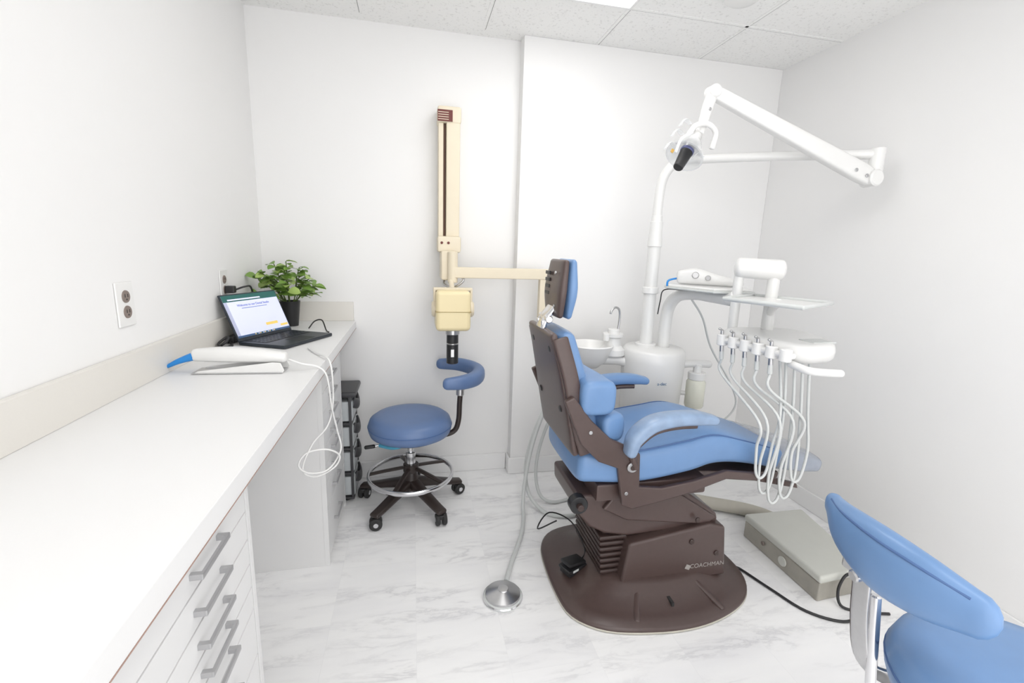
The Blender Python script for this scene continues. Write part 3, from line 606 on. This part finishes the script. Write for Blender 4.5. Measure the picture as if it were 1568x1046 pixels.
sweep(cu, 'delivery_arm_post', [(1.335, 2.22, 0.86), (1.335, 2.22, 0.98), (1.34, 2.21, 1.09), (1.36, 2.16, 1.155), (1.39, 2.06, 1.175), (1.40, 1.94, 1.175), (1.40, 1.80, 1.175)], 0.032, M_white2, up=None, cap=0.01)
sweep(cu, 'air_hose', [(1.38, 2.08, 1.15), (1.44, 2.05, 1.05), (1.50, 2.04, 0.9), (1.62, 2.02, 0.72), (1.66, 2.0, 0.60), (1.60, 2.02, 0.50), (1.5, 2.08, 0.45), (1.4, 2.15, 0.5)], 0.005, M_hose, up=None)
sweep(cu, 'black_tube', [(1.275, 2.205, 1.05), (1.28, 2.20, 1.12), (1.29, 2.19, 1.18), (1.34, 2.1, 1.19)], 0.003, M_black, up=None)

ol = E('operatory_light')
cyl(ol, 'post_taper', (PX, PY, 1.40), (PX, PY, 1.56), 0.038, M_white2, r2=0.026)
sweep(ol, 'light_post', [(PX, PY, 1.50), (PX, PY, 1.62), (PX+0.01, PY-0.005, 1.74), (PX+0.05, PY-0.03, 1.81), (PX+0.12, PY-0.07, 1.83), (1.60, 2.0, 1.83), (1.90, 1.835, 1.83), (2.02, 1.77, 1.83)], [0.024, 0.024, 0.024, 0.023, 0.022, 0.021, 0.021, 0.021], M_white2, up=None, cap=0.01, n=8)
cyl(ol, 'elbow', (2.02, 1.77, 1.71), (2.02, 1.77, 1.855), 0.030, M_white2)
A = V((2.00, 1.765, 1.725)); B = V((1.225, 1.85, 2.03))
sweep(ol, 'balance_arm', [A, A.lerp(B, .1), A.lerp(B, .5), A.lerp(B, .95), B], [(0.022, 0.034), (0.026, 0.040), (0.024, 0.034), (0.021, 0.027), (0.018, 0.022)], M_white2, exp=4, cap=0.012, seg=24)
for q in (0.06, 0.13):
    p = A.lerp(B, q); cyl(ol, 'arm_screw', p+V((0, -0.026, -.012)), p+V((0, -0.030, -.012)), 0.008, M_steel)
cyl(ol, 'arm_knuckle', A+V((0.0, -0.035, 0)), A+V((0, 0.035, 0)), 0.036, M_white2, bev=0.006)
cyl(ol, 'top_knuckle', B+V((0, -0.028, 0)), B+V((0, 0.028, 0)), 0.026, M_white2, bev=0.005)
sweep(ol, 'lamp_drop', [B, (1.205, 1.845, 1.97), (1.18, 1.83, 1.90), (1.165, 1.82, 1.86)], [(0.022, 0.02), (0.021, 0.02), (0.018, 0.018), (0.016, 0.016)], M_white2, up=(0, 1, 0), exp=3, cap=0.006)
cyl(ol, 'drop_screw', (1.20, 1.822, 1.955), (1.20, 1.818, 1.955), 0.007, M_steel)
hc = V((1.105, 1.80, 1.785))
sweep(ol, 'yoke', [(1.215, 1.80, 1.80), (1.225, 1.80, 1.86), (1.185, 1.80, 1.89), (1.13, 1.80, 1.88), (1.10, 1.80, 1.84)], 0.011, M_white2, up=None, cap=0.006)
ax = V((-0.55, -0.30, -0.78)).normalized()
lathe(ol, 'lamp_housing', [(0, -0.07), (0.02, -0.068), (0.035, -0.05), (0.055, -0.01), (0.075, 0.03), (0.078, 0.036), (0.07, 0.036), (0.045, 0.0), (0, -0.02)], M_clear, hc, ax)
cyl(ol, 'lamp_back', hc-ax*0.085, hc-ax*0.035, 0.026, M_white2, r2=0.034)
cyl(ol, 'bulb_shroud', hc-ax*0.04, hc+ax*0.01, 0.024, M_steel)
cyl(ol, 'bulb_shield', hc+ax*0.012, hc+ax*0.10, 0.026, M_black, r2=0.020)
cyl(ol, 'shroud_band', hc+ax*0.0, hc+ax*0.016, 0.028, mat('band_purple', srgb(110, 115, 160), .3, .4, noise=.2))
for k, (dx, dz) in enumerate(((-0.075, 0.0), (0.05, -0.03), (-0.02, 0.09), (-0.05, 0.05))):
    p = hc+V((dx, -0.03, dz)); sweep(ol, 'shield_tab', [p, p+V((-0.03, -0.01, 0.012)), p+V((-0.05, -0.01, -0.012))], (0.012, 0.003), M_clear, seg=10)
sweep(ol, 'lamp_handle', [hc+V((-0.03, -0.07, 0.05)), hc+V((-0.08, -0.08, 0.02)), hc+V((-0.10, -0.08, -0.03))], 0.006, M_clear, up=None, cap=0.004)
box(ol, 'amber_filter', hc+V((-0.085, -0.02, -0.02)), hc+V((-0.072, -0.015, -0.005)), M_amber, 0.002, R('Y', 30))

de = cu
prism(de, 'side_shelf', [(1.235, 2.06), (1.27, 2.14), (1.42, 2.12), (1.54, 1.90), (1.50, 1.80), (1.32, 1.82)], M_white, 'z', 1.208, 1.22, 0.004)
prism(de, 'side_shelf_rim', [(1.225, 2.06), (1.265, 2.15), (1.43, 2.13), (1.555, 1.90), (1.51, 1.79), (1.31, 1.81)], M_hose, 'z', 1.198, 1.209, 0.004)
sweep(de, 'console_body', [(1.30, 2.06, 1.256), (1.35, 2.02, 1.262), (1.42, 1.96, 1.25), (1.50, 1.89, 1.238)], [(0.030, 0.034), (0.036, 0.040), (0.030, 0.028), (0.02, 0.016)], M_white2, exp=2.6, cap=0.02)
cyl(de, 'console_dial', (1.335, 1.995, 1.268), (1.328, 1.985, 1.270), 0.016, M_steel)
cyl(de, 'console_cap', (1.378, 1.955, 1.258), (1.37, 1.947, 1.260), 0.013, M_steel)
sweep(de, 'blue_tube', [(1.24, 2.08, 1.20), (1.25, 2.09, 1.235), (1.29, 2.07, 1.25)], 0.005, M_cyan, up=None)
sweep(de, 'brake_handle', [(1.365, 1.735, 1.318), (1.43, 1.69, 1.316), (1.495, 1.645, 1.314)], 0.043, M_white2, up=None, cap=0.02, seg=24)
cyl(de, 'left_upright', (1.37, 1.735, 1.02), (1.37, 1.735, 1.30), 0.020, M_white2)
cyl(de, 'right_upright', (1.475, 1.655, 1.03), (1.475, 1.655, 1.30), 0.024, M_white2)
sweep(de, 'link_arm', [(1.40, 1.82, 1.175), (1.38, 1.77, 1.18), (1.37, 1.735, 1.20)], 0.026, M_white2, up=None, cap=0.01)
tp = [(1.195, 1.585), (1.295, 1.305), (1.575, 1.455), (1.46, 1.74)]
prism(de, 'instrument_tray', tp, M_white2, 'z', 1.190, 1.198, 0.003)
for i in range(4):
    a, b = tp[i], tp[(i+1) % 4]; sweep(de, 'tray_rim', [(a[0], a[1], 1.200), (b[0], b[1], 1.200)], (0.006, 0.008), M_hose, seg=8, n=1, cap=0.004)
sweep(de, 'tray_arm', [(1.475, 1.655, 1.12), (1.46, 1.62, 1.16), (1.44, 1.57, 1.188)], 0.016, M_white2, up=None)
hp = [(1.285, 1.665), (1.335, 1.345), (1.43, 1.315), (1.53, 1.37), (1.63, 1.58), (1.60, 1.70), (1.40, 1.735)]
hs2 = [(p[0], p[1]) for p in catmull([list(p) for p in hp], 4, True)]
hcx, hcy = 1.46, 1.53
def hr(s, z): return [(hcx+(x-hcx)*s, hcy+(y-hcy)*s, z) for x, y in hs2]
loftrings(de, 'head_body', [hr(0.80, 0.990), hr(0.93, 0.996), hr(0.99, 1.012), hr(1.0, 1.035), hr(0.98, 1.052), hr(0.92, 1.062), hr(0.85, 1.064)], M_white2, 70)
row0 = V((1.272, 1.665, 1.02)); row1 = V((1.318, 1.345, 1.02))
sweep(de, 'holder_bar', [row0, row0.lerp(row1, .5), row1], (0.018, 0.012), M_white2, exp=3, cap=0.01)
for i in range(6):
    p = row0.lerp(row1, 0.04+i*0.184)
    cyl(de, 'holder', p+V((-0.010, 0, -0.022)), p+V((-0.010, 0, 0.024)), 0.021, M_white2)
    if i < 5:
        cyl(de, 'handpiece', p+V((-0.016, 0, 0.044)), p+V((-0.006, 0, -0.05)), 0.006, M_steel, r2=0.009)
        cyl(de, 'handpiece_tip', p+V((-0.016, 0, 0.040)), p+V((-0.034, -0.004, 0.050)), 0.005, M_steel)
        cyl(de, 'handpiece_connector', p+V((-0.006, 0, -0.045)), p+V((-0.003, 0, -0.085)), 0.009, M_hose)
box(de, 'control_pad', (1.42, 1.36, 1.062), (1.52, 1.43, 1.067), M_hose, 0.002)
for (x, y) in ((1.58, 1.50), (1.60, 1.56)): cyl(de, 'side_knob', (x, y, 1.03), (x+0.045, y-0.02, 1.03), 0.009, M_hose2)
sweep(de, 'grab_handle', [(1.33, 1.355, 0.990), (1.34, 1.29, 0.982), (1.385, 1.265, 0.980), (1.435, 1.250, 0.980)], 0.014, M_white2, up=None, cap=0.012)
ends = [(1.37, 1.44), (1.38, 1.42), (1.40, 1.40), (1.42, 1.385), (1.44, 1.375)]
bots = [(1.315, 1.40, 0.52), (1.345, 1.405, 0.45), (1.385, 1.395, 0.41), (1.430, 1.39, 0.43), (1.465, 1.385, 0.50)]
for i in range(5):
    p = row0.lerp(row1, 0.04+i*0.184)+V((-0.003, 0, -0.083))
    bx, by, bzz = bots[i]; ex, ey = ends[i]
    sweep(de, 'handpiece_hose', [p, p+V((0.002, -0.01, -0.06)), (bx-0.050+0.008*i, by-0.005-0.002*i, 0.76), (bx-0.036, by, bzz+0.13), (bx-0.024, by, bzz+0.03), (bx+0.0, by, bzz), (bx+0.024, by, bzz+0.03), (bx+0.034, by, bzz+0.14), ((ex+bx)/2+0.02, by, 0.78), (ex-0.01, ey, 1.0)], 0.0054, M_hose, up=None, n=8, seg=10)

um = E('floor_umbilical_hose')
sweep(um, 'hose', [(1.46, 2.07, 0.036), (1.58, 2.0, 0.036), (1.72, 1.92, 0.036), (1.78, 1.86, 0.038), (1.80, 1.80, 0.045)], 0.034, M_hose2, up=None, cap=0.01)
ub = E('floor_utility_box')
bx = [(1.59, 1.31), (1.83, 1.325), (1.92, 1.75), (1.60, 1.755)]
prism(ub, 'lower_shell', bx, M_galv, 'z', 0.0, 0.085, 0.006)
prism(ub, 'lid', [(1.584, 1.304), (1.836, 1.32), (1.926, 1.756), (1.594, 1.761)], M_box, 'z', 0.083, 0.118, 0.012, 3)
cyl(ub, 'knockout', (1.5935, 1.50, 0.045), (1.587, 1.50, 0.045), 0.022, M_box)
cyl(ub, 'knockout', (1.594, 1.62, 0.05), (1.588, 1.62, 0.05), 0.01, M_gap)

# ------------------------------------------------------------------ LIGHT / WORLD
w = bpy.data.worlds.new('World'); scene.world = w; w.use_nodes = True
w.node_tree.nodes['Background'].inputs[0].default_value = (1.0, 0.99, 0.985, 1)
w.node_tree.nodes['Background'].inputs[1].default_value = 3.0
scene.view_settings.view_transform = 'Standard'
scene.view_settings.exposure = -0.27

# ------------------------------------------------------------------ CAMERA
cam = bpy.data.cameras.new('camera'); co = bpy.data.objects.new('camera', cam); scene.collection.objects.link(co)
fwd = V((0.21, 0.9558, -0.196)).normalized()
up = V((0.0089, 0.198, 0.9801)); up = (up-fwd*up.dot(fwd)).normalized(); rt = fwd.cross(up)
mtx = Matrix((rt, up, -fwd)).transposed().to_4x4(); mtx.translation = V((0, 0, 1.36))
co.matrix_world = mtx
cam.sensor_width = 36; cam.lens = 700/1568*36; cam.clip_start = 0.02
scene.camera = co
